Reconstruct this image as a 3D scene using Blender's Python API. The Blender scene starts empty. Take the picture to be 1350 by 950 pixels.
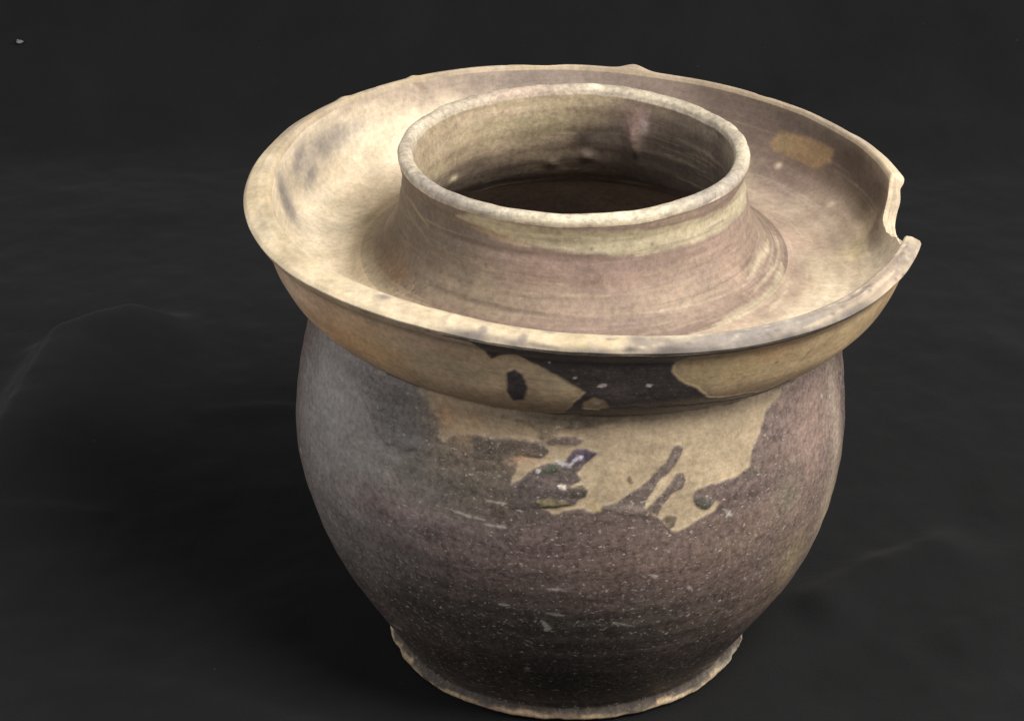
import bpy, math
import numpy as np
from mathutils import Matrix, Vector

# ------------------------------------------------------------------ camera, light, exposure
scene = bpy.context.scene
col = scene.collection
CAM_POS = (0.0, -0.9, 0.59535)
PITCH, YAW, ROLL = 0.4788, -0.0271, 0.0020
cam_d = bpy.data.cameras.new('camera'); cam = bpy.data.objects.new('camera', cam_d); col.objects.link(cam)
cam_d.sensor_width = 36.0; cam_d.lens = 36.0 * 3200 / 1350
cam_d.clip_start = 0.05; cam_d.clip_end = 50
_r = Vector((math.cos(YAW), -math.sin(YAW), 0)); _h = Vector((math.sin(YAW), math.cos(YAW), 0))
_f = _h * math.cos(PITCH) + Vector((0, 0, -math.sin(PITCH))); _u = _h * math.sin(PITCH) + Vector((0, 0, math.cos(PITCH)))
_x = _r * math.cos(ROLL) + _u * math.sin(ROLL); _y = -_r * math.sin(ROLL) + _u * math.cos(ROLL)
cam.matrix_world = Matrix(((_x.x, _y.x, -_f.x, CAM_POS[0]), (_x.y, _y.y, -_f.y, CAM_POS[1]), (_x.z, _y.z, -_f.z, CAM_POS[2]), (0, 0, 0, 1)))
scene.camera = cam

world = bpy.data.worlds.new('World'); scene.world = world; world.use_nodes = True
bg = world.node_tree.nodes['Background']
bg.inputs[0].default_value = (0.90, 0.95, 1.0, 1); bg.inputs[1].default_value = 0.21

def area_light(name, az, el, dist, size, watts, colour, target=(0, 0, 0.13)):
    d = bpy.data.lights.new(name, 'AREA'); d.shape = 'DISK'; d.size = size; d.energy = watts; d.color = colour
    o = bpy.data.objects.new(name, d); col.objects.link(o)
    t = Vector(target); a, e = math.radians(az), math.radians(el)
    o.location = t + Vector((math.cos(a) * math.cos(e), math.sin(a) * math.cos(e), math.sin(e))) * dist
    o.rotation_euler = (t - o.location).to_track_quat('-Z', 'Y').to_euler()
    return o
area_light('key_light', -46, 54, 1.6, 0.70, 36, (1.0, 0.96, 0.90))
area_light('right_fill_light', -10, 20, 1.8, 0.8, 20, (1.0, 0.97, 0.93))  # side lamp added for low light from the right; source unseen
area_light('left_fill_light', -160, 24, 2.0, 1.2, 15, (0.99, 0.99, 1.0))  # fill lamp added to brighten the jar's left; source unseen
scene.view_settings.view_transform = 'Standard'; scene.view_settings.look = 'None'
scene.view_settings.exposure = 0.0; scene.view_settings.gamma = 1.0
scene.view_settings.use_curve_mapping = False

# ------------------------------------------------------------------ numeric helpers
#GEO_BEGIN
PI = math.pi
def cub(x, xk, yk):
    xk = np.asarray(xk, float); yk = np.asarray(yk, float)
    m = np.gradient(yk, xk); x = np.asarray(x, float)
    i = np.clip(np.searchsorted(xk, x) - 1, 0, len(xk) - 2)
    h = xk[i + 1] - xk[i]; t = (x - xk[i]) / h
    return (2*t**3 - 3*t**2 + 1)*yk[i] + (t**3 - 2*t**2 + t)*h*m[i] + (-2*t**3 + 3*t**2)*yk[i+1] + (t**3 - t**2)*h*m[i+1]
def curve(ctrl, n):
    """smooth curve through (a, b) control points, n samples evenly spaced along it"""
    c = np.asarray(ctrl, float)
    k = np.concatenate([[0], np.cumsum(np.linalg.norm(np.diff(c, axis=0), axis=1))])
    t = np.linspace(0, k[-1], 2000)
    a, b = cub(t, k, c[:, 0]), cub(t, k, c[:, 1])
    s = np.concatenate([[0], np.cumsum(np.hypot(np.diff(a), np.diff(b)))]); s /= s[-1]
    q = np.linspace(0, 1, n)
    return np.interp(q, s, a), np.interp(q, s, b)
def sstep(a, b, x):
    t = np.clip((x - a) / (b - a), 0, 1); return t * t * (3 - 2 * t)
_rng = np.random.RandomState(7)
_lat = _rng.rand(64, 64)
def vnoise(x, y, px=64):
    """value noise, period px (<=64) in x"""
    xi = np.floor(x).astype(int); yi = np.floor(y).astype(int); fx = x - xi; fy = y - yi
    fx = fx*fx*(3 - 2*fx); fy = fy*fy*(3 - 2*fy)
    x0 = xi % px; x1 = (xi + 1) % px; y0 = yi % 64; y1 = (yi + 1) % 64
    return (_lat[x0, y0]*(1-fx) + _lat[x1, y0]*fx)*(1-fy) + (_lat[x0, y1]*(1-fx) + _lat[x1, y1]*fx)*fy
def fbm(th, s, fu, fs, octv=4, seed=0, gain=0.5):
    """noise on the jar: fu cycles round the jar, fs cycles per metre up the wall; -1..1"""
    out = 0; amp = 1; tot = 0; a = th / (2*PI); w = sstep(.13, .25, a)      # cross-fade closes the seam at the back
    for o in range(octv):
        n = fu * 2**o
        q = s*fs*2**o + 7.3*seed + 31; k = 13.7*seed + o*5
        out = out + amp*((vnoise(a*n + k, q)*(1 - w) + vnoise((a - 1)*n + k, q)*w)*2 - 1)
        tot += amp; amp *= gain
    return out / tot
def adiff(a, b): return (a - b + PI) % (2*PI) - PI

# ------------------------------------------------------------------ jar form (metres, axis z, theta 0 = +x, -90 deg = towards camera)
NOTCH0, NOTCH1 = math.radians(-15.5), math.radians(6.5)
_b = np.linspace(-PI/2 - PI, PI/2, 1101)[:-1]           # seam at the back
_e = np.linspace(NOTCH0 - 0.08, NOTCH1 + 0.08, 260)
TH = np.unique(np.round(np.concatenate([_b, _e]), 5)); 
TH = TH[np.concatenate([[True], np.diff(TH) > 4e-4])]
NT = len(TH)
C, Sn = np.cos(TH), np.sin(TH)
ZK = [.0, .012, .03, .05, .075, .10, .125, .15, .17]
RKL = [.0722, .0790, .0896, .1007, .1099, .1150, .1137, .1085, .1043]
RKR = [.0722, .0792, .0904, .1026, .1116, .1149, .1137, .1102, .1070]
def body_r(z, th):
    w = 0.5 + 0.5*np.cos(th)
    return cub(z, ZK, RKL)*(1 - w) + cub(z, ZK, RKR)*w
RQ = [0.13151, 0.0034, -0.00011, 0.20537, -0.00194, 0.00657, 0.00352, -0.00289, -0.00095, -0.00244, 0.00132, -2e-05, 0.00083, 0.00058]
def rim_curve(T):
    R, ox, oy, z0, tx, ty, a, b, c, d, e1, e2, g1, g2 = RQ
    r = R + a*np.cos(2*T) + b*np.sin(2*T) + c*np.cos(3*T) + d*np.sin(3*T) + ox*np.cos(T) + oy*np.sin(T)
    z = z0 + tx*np.cos(T) + ty*np.sin(T) + e1*np.cos(2*T) + e2*np.sin(2*T) + g1*np.cos(3*T) + g2*np.sin(3*T)
    r = r + .0007*fbm(T, T*0, 24, 1, 3, 3); z = z + .0006*fbm(T, T*0, 20, 1, 3, 5)
    return r, z
RR, RZ = rim_curve(TH)
CREASE_Z = 0.1592 - 0.0035*C - 0.0020*Sn
LIP_W = np.interp(np.degrees(TH), [-270, -240, -215, -195, -180, -150, -115, -90, -60, -30, -15, 5, 20, 40, 90], [.0030, .0035, .0052, .0085, .0112, .0130, .0135, .0126, .0110, .0090, .0068, .0062, .0044, .0034, .0030])   # width of the flat rim
# how far up the collar wall still stands (1 = whole, less = broken away)
_nx = (TH - NOTCH0) / (NOTCH1 - NOTCH0)
_n = np.interp(_nx, [-.02, 0.0, .03, .10, .22, .40, .56, .68, .78, .86, .92, .97, 1.0, 1.03], [1, .96, .88, .85, .82, .76, .69, .65, .65, .69, .77, .89, .97, 1])
UM = np.where((_nx > -.02) & (_nx < 1.03), _n + .030*fbm(TH, TH*0, 150, 1, 3, 9)*(_n < .95), 1.0)
BRK = sstep(.985, .93, UM)

OUT_CTRL = [(0, 0), (.20, .09), (.42, .26), (.58, .46), (.69, .66), (.77, .80), (.90, .885), (.97, .945)]
SEC = {}
rows_r, rows_z, rows_s, rows_sec, rows_v = [], [], [], [], []
SLEN = dict(foot=.090, body=.165, outer=.062, cap=.014, trough=.062, neck=.050, lip=.013, throat=.050, inside=.25)
ORDER = ['foot', 'body', 'outer', 'cap', 'trough', 'neck', 'lip', 'throat', 'inside']
S0 = {}; _a = 0
for _k in ORDER: S0[_k] = _a; _a += SLEN[_k]
def add(sec, r, z, skip=0):
    n = r.shape[0]; i0 = sum(x.shape[0] for x in rows_r); SEC[sec] = (i0, i0 + n - skip)
    rows_r.append(r[skip:]); rows_z.append(z[skip:]); v = np.linspace(0, 1, n)[skip:]
    rows_v.append(v); rows_s.append(S0[sec] + v*SLEN[sec]); rows_sec.extend([sec]*(n - skip))
one = np.ones(NT)
# foot ring: underside and worn rounded edge
fr, fz = curve([(0.0005, .0035), (.060, .0035), (.066, .0006), (.0745, .0000), (.0768, .0008), (.0777, .0022), (.0772, .0036), (.0762, .0047), (.0757, .0056)], 80)
FW = .0012*fbm(TH, TH*0, 14, 1, 4, 2) + .0009*fbm(TH, TH*0, 70, 1, 3, 31) - .0022*np.clip(fbm(TH, TH*0, 26, 1, 3, 33) - .3, 0, 1)
Rf = fr[:, None]*(1 + (FW*sstep(.05, .07, fr[:, None]))/.078); Zf = fz[:, None] + 0*one
add('foot', Rf, Zf)
# body
nb = 250
v = np.linspace(0, 1, nb)[:, None]
zb = .0056*(1 - v) + CREASE_Z[None]*v
rb = body_r(zb, TH[None])
blend = sstep(.0, .03, v); rb = rb*blend + (fr[-1]*(1 + FW/.078))[None]*(1 - blend) + 0
rb = rb + .00007*np.sin(zb*2*PI/.0105 + .6*np.sin(TH)[None] + 1.3*np.sin(zb*90))*sstep(.0, .1, v) \
        + .00060*fbm(TH[None] + 0*zb, zb, 7, 22, 3, 4) + .00010*fbm(TH[None] + 0*zb, zb, 40, 200, 3, 6)
add('body', rb, zb, 1)
# collar outside
fo, ho = curve(OUT_CTRL, 400); uo = np.linspace(0, 1, 400)
no = 100
u = np.linspace(0, 1, no)[:, None]*UM[None]
rc = rb[-1]; zc = CREASE_Z
ro = rc + (RR - rc)*np.interp(u, uo, fo); zo = zc + (RZ - zc)*np.interp(u, uo, ho)
wob = sstep(0, .15, u)
ro = ro + np.clip((.0115 - LIP_W)/.0085, 0, 1)[None]*.0068*sstep(.12, .50, u)*sstep(1.0, .80, u)     # less overhang where the rim is thin
ro = ro + wob*(.00008*np.sin(zo*2*PI/.012 + np.sin(TH)[None]*1.2) + .0006*fbm(TH[None] + 0*zo, zo, 9, 40, 3, 8))
add('outer', ro, zo, 0)
# trough (inside of the collar): u = 0 at the neck's foot, 1 at the rim's inner edge
NB_R = .0870 + .0010*np.cos(TH - .5) + .0006*fbm(TH, TH*0, 8, 1, 2, 11); NB_Z = .1795 + .0010*Sn
IN_CTRL = [(0, 0), (.14, -.055), (.38, -.085), (.60, -.02), (.79, .15), (.91, .44), (.972, .72), (1.0, .985)]
fi, hi = curve(IN_CTRL, 400)
ni = 110
ui_end = 1 - (1 - UM)*1.0
u2 = np.linspace(1, 0, ni)[:, None]*ui_end[None]
Ri = RR - LIP_W; Zi = RZ - .0004
rin = NB_R + (Ri - NB_R)*np.interp(u2, uo, fi); zin = NB_Z + (Zi - NB_Z)*np.interp(u2, uo, hi)
zin = zin + sstep(.0, .25, u2)*sstep(1.0, .8, u2)*(.0005*fbm(TH[None] + 0*u2, u2*.06, 11, 60, 4, 12) + .00012*np.sin(rin*2*PI/.0065 + 1.5*np.sin(TH + 1)[None]))
# cap: rim or, in the notch, the broken edge
nc = 36
c = np.linspace(0, 1, nc)[:, None]
cs = c
r0, z0, r1, z1 = ro[-1], zo[-1], rin[0], zin[0]
capr = r0 + (r1 - r0)*cs; capz = z0 + (z1 - z0)*cs
prof_r = np.interp(c, [0, .10, .22, .5, .8, .93, 1], [0, .0018, .0018, .0003, .0000, .0000, 0])
prof_z = np.interp(c, [0, .10, .22, .5, .8, .93, 1], [0, .0008, .0020, .0028, .0023, .0014, 0])
rough = fbm(TH[None] + 0*c, c*.012, 130, 500, 3, 14)
capr = capr + prof_r*(1 - BRK) + rough*.0011*BRK*np.sin(PI*c); capz = capz + prof_z*(1 - BRK) + rough*.0015*BRK*np.sin(PI*c)
chip = np.clip(fbm(TH[None] + 0*c, c*.012, 60, 160, 3, 15) - .25, 0, 1)
capz = capz - chip*.0016*(1 - BRK)*np.sin(PI*c)
for (tx, cc_, am, w) in [(math.radians(78), .4, .0026, .045), (math.radians(96), .5, -.0010, .05), (math.radians(124), .3, .0009, .018), (math.radians(141), .3, .0009, .02), (math.radians(-112), .5, .0010, .018)]:
    capz = capz + am*np.exp(-(adiff(TH, tx)[None]/w)**2 - ((c - cc_)/.35)**2)*np.sin(PI*c)**.5*(1 - BRK)
add('cap', capr, capz, 0)
add('trough', rin, zin, 1)
# neck outside
nr, nz = curve([(0, 0), (-.0040, .0020), (-.0090, .0062), (-.0135, .0135), (-.0164, .0225), (-.0173, .0320), (-.0169, .0375), (-.0162, .0410)], 130)
LIPZ = .2250 + .0008*fbm(TH, TH*0, 6, 1, 2, 21) + .0004*fbm(TH, TH*0, 40, 1, 2, 22)
LIPR = .0705 + .0005*fbm(TH, TH*0, 5, 1, 2, 23)
v = np.linspace(0, 1, 130)[:, None]
rnk = (NB_R + nr[:, None])*(1 - v) + (LIPR - .0005 + (nr - nr[-1])[:, None])*v
znk = (NB_Z + nz[:, None])*(1 - v) + (LIPZ - .0041 + (nz - nz[-1])[:, None])*v
# throwing grooves on the neck
g = np.sin(znk*2*PI/.0052 + 1.1*np.sin(TH + .4)[None] + .8*fbm(TH[None] + 0*v, v*.05, 5, 40, 2, 24))
rnk = rnk + sstep(.0, .12, v)*sstep(1, .9, v)*(.00008*g + .00016*fbm(TH[None] + 0*v, v*.05, 6, 320, 3, 25)) \
      - .0005*np.exp(-((v - .86)/.05)**2) + .0004*np.exp(-((v - .62)/.07)**2)
add('neck', rnk, znk, 1)
# lip, rounded
lr, lz = curve([(0, 0), (.0003, .0010), (.0003, .0024), (-.0004, .0037), (-.0019, .0043), (-.0038, .0041), (-.0052, .0031), (-.0058, .0012)], 34)
dull = .00025*fbm(TH[None] + 0*lr[:, None], lr[:, None], 70, 300, 3, 27)
add('lip', rnk[-1][None] + lr[:, None] + dull, znk[-1][None] + lz[:, None] + dull, 1)
# throat
tr, tz = curve([(0, 0), (-.0012, -.006), (-.0015, -.014), (-.0003, -.024), (.0030, -.034), (.0100, -.044)], 76)
R7 = rows_r[-1][-1]; Z7 = rows_z[-1][-1]
v = np.linspace(0, 1, 76)[:, None]
thr = R7[None] + tr[:, None] + sstep(0, .1, v)*(.00012*np.sin(v*34 + 1.2*np.sin(TH)[None]) + .0006*fbm(TH[None] + 0*v, v*.05, 8, 60, 4, 28))
thz = Z7[None] + tz[:, None]
for (td, vv, am, w, h) in [(66, .40, .0030, .045, .16), (85, .62, .0016, .05, .06), (98, .70, .0010, .04, .05), (204, .50, .0035, .022, .05)]:
    thr = thr - am*np.exp(-(adiff(TH, math.radians(td))[None]/w)**2 - ((v - vv)/h)**2)
add('throat', thr, thz, 1)
ir, iz = curve([(0, 0), (.012, -.006), (.024, -.018), (.031, -.036), (.034, -.06), (.031, -.085), (.022, -.115), (.008, -.14), (-.006, -.158), (-.02, -.162), (-.0605, -.1625)], 80)
R8 = rows_r[-1][-1]; Z8 = rows_z[-1][-1]
v = np.linspace(0, 1, 80)[:, None]
inr = R8.mean()*v + R8[None]*(1 - v) + ir[:, None] + .0006*np.sin(v*60)*sstep(0, .05, v)*sstep(1, .7, v)
ins = np.maximum(inr, .0004)
add('inside', ins, Z8[None]*(1 - v) + Z8.mean()*v + iz[:, None], 1)

R = np.concatenate(rows_r); Z = np.concatenate(rows_z); SS = np.concatenate(rows_s); NR = len(SS)
X = R*C[None]; Y = R*Sn[None]
# whole jar leans a touch, as hand-thrown ware does
TT = np.repeat(TH[None], NR, 0); SG = np.repeat(SS[:, None], NT, 1)
#GEO_END

# ------------------------------------------------------------------ paint: stains, glaze and wear, some shade and glints, laid out on the jar's own surface (degrees round, metres up the wall)
secs = np.array(rows_sec)
RM = R.mean(1)
def lin(c): 
    c = np.asarray(c, float)/255.0
    return np.where(c <= .04045, c/12.92, ((c + .055)/1.055)**2.4)
COL = np.zeros((NR, NT, 3)); FIN = np.zeros((NR, NT, 3))          # FIN: roughness, speck amount, grain
HGT = np.zeros((NR, NT))                                          # thickness of glaze, metres
def secmask(*n): return np.isin(secs, n)
def base(names, rgb, rough, speck=0.0, grain=.5):
    m = secmask(*names); COL[m] = rgb; FIN[m] = (rough, speck, grain)

RMS = np.interp(SS, SS, RM)
def warp(th, ss, amp, seed, f=1.0):
    if amp == 0: return 0, 0
    return amp*fbm(th, ss, int(70*f), 100*f, 4, seed, .6), amp*fbm(th, ss, int(70*f), 100*f, 4, seed + 40, .6)
def window(names, pts, pad):
    rows = np.where(secmask(*names))[0]; s_ = SS[rows]
    lo, hi = min(p[1] for p in pts) - pad, max(p[1] for p in pts) + pad
    rows = rows[(s_ >= lo) & (s_ <= hi)]
    d0 = math.radians(sum(p[0] for p in pts)/len(pts)); rad = max(RM[rows].min() if len(rows) else .05, .04)
    half = max(abs(math.radians(p[0]) - d0) for p in pts) + pad/rad
    cols = np.where(np.abs(adiff(TH, d0)) <= half)[0] if half < PI else np.arange(NT)
    return rows, cols, d0
def lay(rows, cols, a, rgb, fin):
    ix = np.ix_(rows, cols); a = a[..., None]
    COL[ix] = COL[ix]*(1 - a) + np.asarray(rgb, float)*a
    if fin is not None: FIN[ix] = FIN[ix]*(1 - a) + np.asarray(fin, float)*a
def poly(names, pts, rgb, alpha=1, soft=.0006, wamp=.0006, seed=0, fin=None, mott=0, h=0):
    rows, cols, d0 = window(names, pts, .006 + soft*2)
    if not len(rows) or not len(cols): return
    th = adiff(TH[cols], d0)[None] + 0*SS[rows][:, None]; ss = SS[rows][:, None] + 0*th
    wx, wy = warp(TH[cols][None] + 0*ss, ss, wamp, seed); rad = np.mean(RM[rows])
    px, py = th*rad + wx, ss + wy
    q = np.array([(adiff(math.radians(p[0]), d0)*rad, p[1]) for p in pts])
    d = np.full(px.shape, 9e9); ins = np.zeros(px.shape, bool)
    for (x0, y0), (x1, y1) in zip(q, np.roll(q, -1, 0)):
        ex, ey = x1 - x0, y1 - y0; L2 = ex*ex + ey*ey + 1e-18
        t = np.clip(((px - x0)*ex + (py - y0)*ey)/L2, 0, 1)
        d = np.minimum(d, np.hypot(px - x0 - t*ex, py - y0 - t*ey))
        if abs(ey) > 1e-12:
            ins ^= ((y0 > py) != (y1 > py)) & (px < ex*(py - y0)/ey + x0)
    sd = np.where(ins, d, -d)
    if h: HGT[np.ix_(rows, cols)] += h*sstep(-.0007, .0007, sd)
    a = sstep(-soft, soft, sd)*alpha
    if mott: a = a*np.clip(1 + mott*fbm(TH[cols][None] + 0*ss, ss, 60, 90, 4, seed + 3, .65), 0, 1)
    lay(rows, cols, a, rgb, fin)
def stroke(names, pts, width, rgb, alpha=1, soft=.0004, wamp=.0003, seed=0, fin=None, mott=0):
    rows, cols, d0 = window(names, pts, .004 + width + soft)
    if not len(rows) or not len(cols): return
    th = adiff(TH[cols], d0)[None] + 0*SS[rows][:, None]; ss = SS[rows][:, None] + 0*th
    wx, wy = warp(TH[cols][None] + 0*ss, ss, wamp, seed); rad = np.mean(RM[rows])
    px, py = th*rad + wx, ss + wy
    q = [(adiff(math.radians(p[0]), d0)*rad, p[1]) for p in pts]; d = np.full(px.shape, 9e9)
    n = len(q) - 1
    for i in range(n):
        (x0, y0), (x1, y1) = q[i], q[i + 1]; ex, ey = x1 - x0, y1 - y0; L2 = ex*ex + ey*ey + 1e-18
        t = np.clip(((px - x0)*ex + (py - y0)*ey)/L2, 0, 1)
        g_ = (i + t)/n; taper = np.minimum(1, 4*np.minimum(g_, 1 - g_) + .25)
        d = np.minimum(d, np.hypot(px - x0 - t*ex, py - y0 - t*ey)/taper)
    a = sstep(width + soft, width - soft, d)*alpha
    if mott: a = a*np.clip(1 + mott*fbm(TH[cols][None] + 0*ss, ss, 60, 90, 4, seed + 3, .65), 0, 1)
    lay(rows, cols, a, rgb, fin)
def blob(names, c, rx, ry, rgb, alpha=1, seed=0, fin=None, wamp=.006, mott=.5, hard=1.0):
    """soft stain: c = (degrees, s), rx / ry in metres"""
    pts = [(c[0] - math.degrees(rx*2.4/.09), c[1] - ry*2.4), (c[0] + math.degrees(rx*2.4/.09), c[1] + ry*2.4)]
    rows, cols, d0 = window(names, pts, .01)
    if not len(rows) or not len(cols): return
    th = adiff(TH[cols], d0)[None] + 0*SS[rows][:, None]; ss = SS[rows][:, None] + 0*th
    wx, wy = warp(TH[cols][None] + 0*ss, ss, wamp, seed, .35); rad = np.mean(RM[rows])
    k = np.hypot((th*rad + wx)/rx, (ss - c[1] + wy)/ry)
    a = np.exp(-(k**2)**hard)*alpha
    if mott: a = a*np.clip(1 + mott*fbm(TH[cols][None] + 0*ss, ss, 50, 80, 5, seed + 5, .65), 0, 1.2)
    lay(rows, cols, np.clip(a, 0, 1), rgb, fin)
def mottle(names, rgb, thr, soft, fu, fs, seed, alpha, octv=5, fin=None, gain=.6):
    rows = np.where(secmask(*names))[0]; cols = np.arange(NT)
    ss = SS[rows][:, None] + 0*TH[None]
    n = fbm(TH[None] + 0*ss, ss, fu, fs, octv, seed, gain)
    lay(rows, cols, sstep(thr - soft, thr + soft, n)*alpha, rgb, fin)
def streaks(names, d0, d1, s0, s1, n, cols_, w, al, seed, ln=(8, 35), slope=.00004):
    rs = np.random.RandomState(seed)
    for k in range(n):
        a0 = rs.uniform(d0, d1); l = rs.uniform(*ln); q = rs.uniform(s0, s1); m_ = rs.normal(0, slope)
        stroke(names, [(a0, q), (a0 + l*.5, q + m_*l*.5 + rs.normal(0, .0002)), (a0 + l, q + m_*l)], rs.uniform(*w), cols_[k % len(cols_)], rs.uniform(*al), .0004, .0006, k % 30, None, .7)
#PAINT_BEGIN
# clay and glaze colours (linear albedo)
CREAM = np.array([.73, .62, .465]); TAN = np.array([.42, .30, .18]); OCHRE = np.array([.42, .28, .12]); GLAZE = np.array([.118, .088, .080])
MAUVE = np.array([.225, .152, .126]); BROWN = np.array([.17, .115, .085]); GREY = np.array([.30, .265, .235]); BLACK = np.array([.035, .030, .028]); ASH_SHEEN = np.array([.30, .28, .265])
PALE = np.array([.66, .59, .46])
base(['foot'], TAN*.9, .85, .3, .8); base(['body'], GLAZE, .50, .75, .9); base(['outer'], TAN, .72, 0, .35); base(['cap'], CREAM, .8, 0, .25)
base(['trough'], CREAM, .78, 0, .3); base(['neck'], MAUVE, .74, 0, .4); base(['lip'], CREAM*.62, .75, 0, .6); base(['throat'], np.array([.32, .25, .16]), .8, 0, .5); base(['inside'], np.array([.33, .27, .235]), .85, 0, .5)
# ---- body: broad tones of the glaze, side light and sheen painted in
mottle(['body'], (.086, .059, .061), .05, .4, 20, 60, 3, .6)
mottle(['body'], (.159, .121, .086), .25, .3, 26, 110, 8, .55)
mottle(['body'], (.150, .105, .108), .22, .25, 22, 90, 17, .5)
mottle(['body'], (.048, .044, .039), .30, .2, 50, 160, 29, .6)
blob(['body'], (-149.6, 0.2244), 0.03, 0.04, ASH_SHEEN, 0.95, 1, (.58, .10, .35), mott=.25)  # grey ash tone, the left side's broad sheen painted into it
blob(['body'], (-134.3, 0.2112), 0.04, 0.03, ASH_SHEEN*.8, 0.8, 2, (.58, .30, .5), mott=.3)
blob(['body'], (-124.2, 0.2445), 0.012, 0.016, (.095, .095, .095), 0.6, 3, (.55, .1, .4))
blob(['body'], (-149, 0.1661), 0.04, 0.022, ASH_SHEEN*.62, 0.6, 4, (.6, .7, .8))
blob(['body'], (-96.9, 0.1911), 0.075, 0.016, (.135, .096, .094), 0.75, 5, (.5, .95, 1.0))
blob(['body'], (-66.9, 0.1796), 0.05, 0.02, (.127, .086, .083), 0.6, 6, None)
blob(['body'], (-97.5, 0.1478), 0.09, 0.022, (.045, .040, .033), 0.95, 7, (.5, .9, .9), mott=.3)
blob(['body'], (-91.1, 0.1135), 0.09, 0.018, (.040, .034, .029), 0.95, 8, (.45, .6, .9), mott=.3)
blob(['body'], (-119.9, 0.1164), 0.03, 0.02, (.050, .033, .028), 0.7, 9, None)
blob(['body'], (-109.3, 0.2242), 0.03, 0.016, (.110, .094, .069), 0.6, 10, None)
blob(['body'], (-35.2, 0.2306), 0.022, 0.05, (0.235, 0.170, 0.146), 0.8, 11, (.55, .3, .7))
blob(['body'], (-21.2, 0.2025), 0.01, 0.05, (0.293, 0.235, 0.194), 0.8, 12, (.55, .3, .7))  # pinkish glaze, with the lit right edge painted paler
blob(['body'], (-16.9, 0.1615), 0.012, 0.03, (.304, .248, .179), 0.8, 13, (.55, .3, .7))
blob(['body'], (-34.7, 0.1566), 0.012, 0.02, (.290, .228, .138), 0.7, 14, (.55, .3, .7))
blob(['body'], (-45.1, 0.1449), 0.02, 0.02, (.138, .099, .083), 0.6, 15, None)
blob(['body'], (-32, 0.2332), 0.01, 0.016, (.29, .19, .16), 0.3, 16, None)
blob(['body'], (-41.1, 0.2017), 0.008, 0.01, (.124, .117, .090), 0.7, 18, None)
blob(['body'], (-57.2, 0.1897), 0.05, 0.012, (.179, .131, .103), 0.5, 19, None)
blob(['body'], (-129.8, 0.201), 0.02, 0.008, (.166, .110, .103), 0.5, 20, None)
blob(['body'], (60, S0['body'] + .09), .06, .05, (.179, .138, .124), .6, 60)
blob(['body'], (100, S0['body'] + .09), .06, .05, (.179, .138, .124), .6, 61)
blob(['body'], (150, S0['body'] + .09), .06, .05, (.179, .138, .124), .6, 62)
poly(['body'], [(-123.2, 0.2549), (-120.4, 0.2505), (-117.8, 0.2467), (-116.6, 0.2425), (-117, 0.237), (-115.7, 0.2357), (-112.9, 0.2401), (-109.6, 0.2425), (-103.6, 0.2427), (-98.6, 0.2438), (-94.7, 0.2423), (-93.9, 0.2399), (-95.5, 0.237), (-99.8, 0.2368), (-100.3, 0.2317), (-101.4, 0.2266), (-101.2, 0.2246), (-97.6, 0.2288), (-94, 0.2277), (-89.5, 0.226), (-87.9, 0.222), (-88.7, 0.2184), (-92.3, 0.2165), (-95.2, 0.216), (-92.9, 0.2138), (-90.1, 0.2156), (-87.4, 0.2165), (-85, 0.2145), (-83.7, 0.2173), (-80.8, 0.2176), (-75.5, 0.2151), (-72.5, 0.2109), (-71.8, 0.2098), (-69.7, 0.2043), (-67.4, 0.2036), (-64.1, 0.2061), (-60.7, 0.2094), (-59.4, 0.2123), (-60.1, 0.2142), (-60.9, 0.2123), (-62.6, 0.2103), (-64.6, 0.2127), (-65.4, 0.2171), (-64.5, 0.2198), (-61.4, 0.2213), (-59.9, 0.2213), (-55.4, 0.2215), (-52.2, 0.2242), (-51.2, 0.2313), (-48.7, 0.2385), (-46.5, 0.2456), (-42.8, 0.2496), (-41.4, 0.2522), (-31.8, 0.2518), (-75, 0.2549), (-98.1, 0.2549)], (.37, .295, .20), 1, .0005, .0015, 1, (.72, .12, .45), 0, -.00035)
blob(['body'], (-113.5, 0.2487), .014, .014, (.30, .20, .115), .75, 30, None)
blob(['body'], (-99.1, 0.2494), .03, .008, (.26, .19, .12), .7, 31, None)
blob(['body'], (-116, 0.2476), .004, .005, (.36, .19, .09), .45, 32, None, .002)
blob(['body'], (-109.4, 0.2472), .003, .003, (.36, .19, .09), .5, 33, None, .002)
poly(['body'], [(-75.2, 0.212), (-83.9, 0.2158), (-83.7, 0.2173), (-80.8, 0.2182), (-78.5, 0.222), (-76.2, 0.2248), (-74.3, 0.2279), (-71.7, 0.2332), (-70.2, 0.237), (-68.9, 0.2412), (-67.9, 0.2412), (-67.1, 0.2396), (-68, 0.2357), (-70, 0.2306), (-71.7, 0.2268), (-73.8, 0.222), (-74.9, 0.2187)], (.130, .102, .090), 1, 0.0005, 0.0009, 2, (.5, .6, .9), 0, .0003)
poly(['body'], [(-75.5, 0.2145), (-72.7, 0.2195), (-70.4, 0.2248), (-69, 0.2284), (-67.5, 0.2288), (-66.9, 0.226), (-67.6, 0.2226), (-69.7, 0.2207), (-71.8, 0.2156), (-72.8, 0.2114)], (.130, .102, .090), 1, 0.0005, 0.0009, 3, (.5, .6, .9), 0, .0003)
poly(['body'], [(-71.8, 0.2098), (-70.7, 0.2116), (-69.1, 0.2107), (-68.6, 0.2087), (-69.1, 0.2059), (-70.1, 0.2048), (-71.4, 0.2065)], (.13, .10, .075), 1, 0.0005, 0.0009, 4, (.5, .6, .9), 0, .0003)
poly(['body'], [(-65.1, 0.2169), (-64.4, 0.2129), (-63.3, 0.2109), (-61.8, 0.2103), (-61.1, 0.2127), (-61.8, 0.2147), (-63.2, 0.2171)], (.075, .072, .062), 0.9, 0.0005, 0.0009, 5, (.5, .6, .9), 0, .0003)
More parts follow.
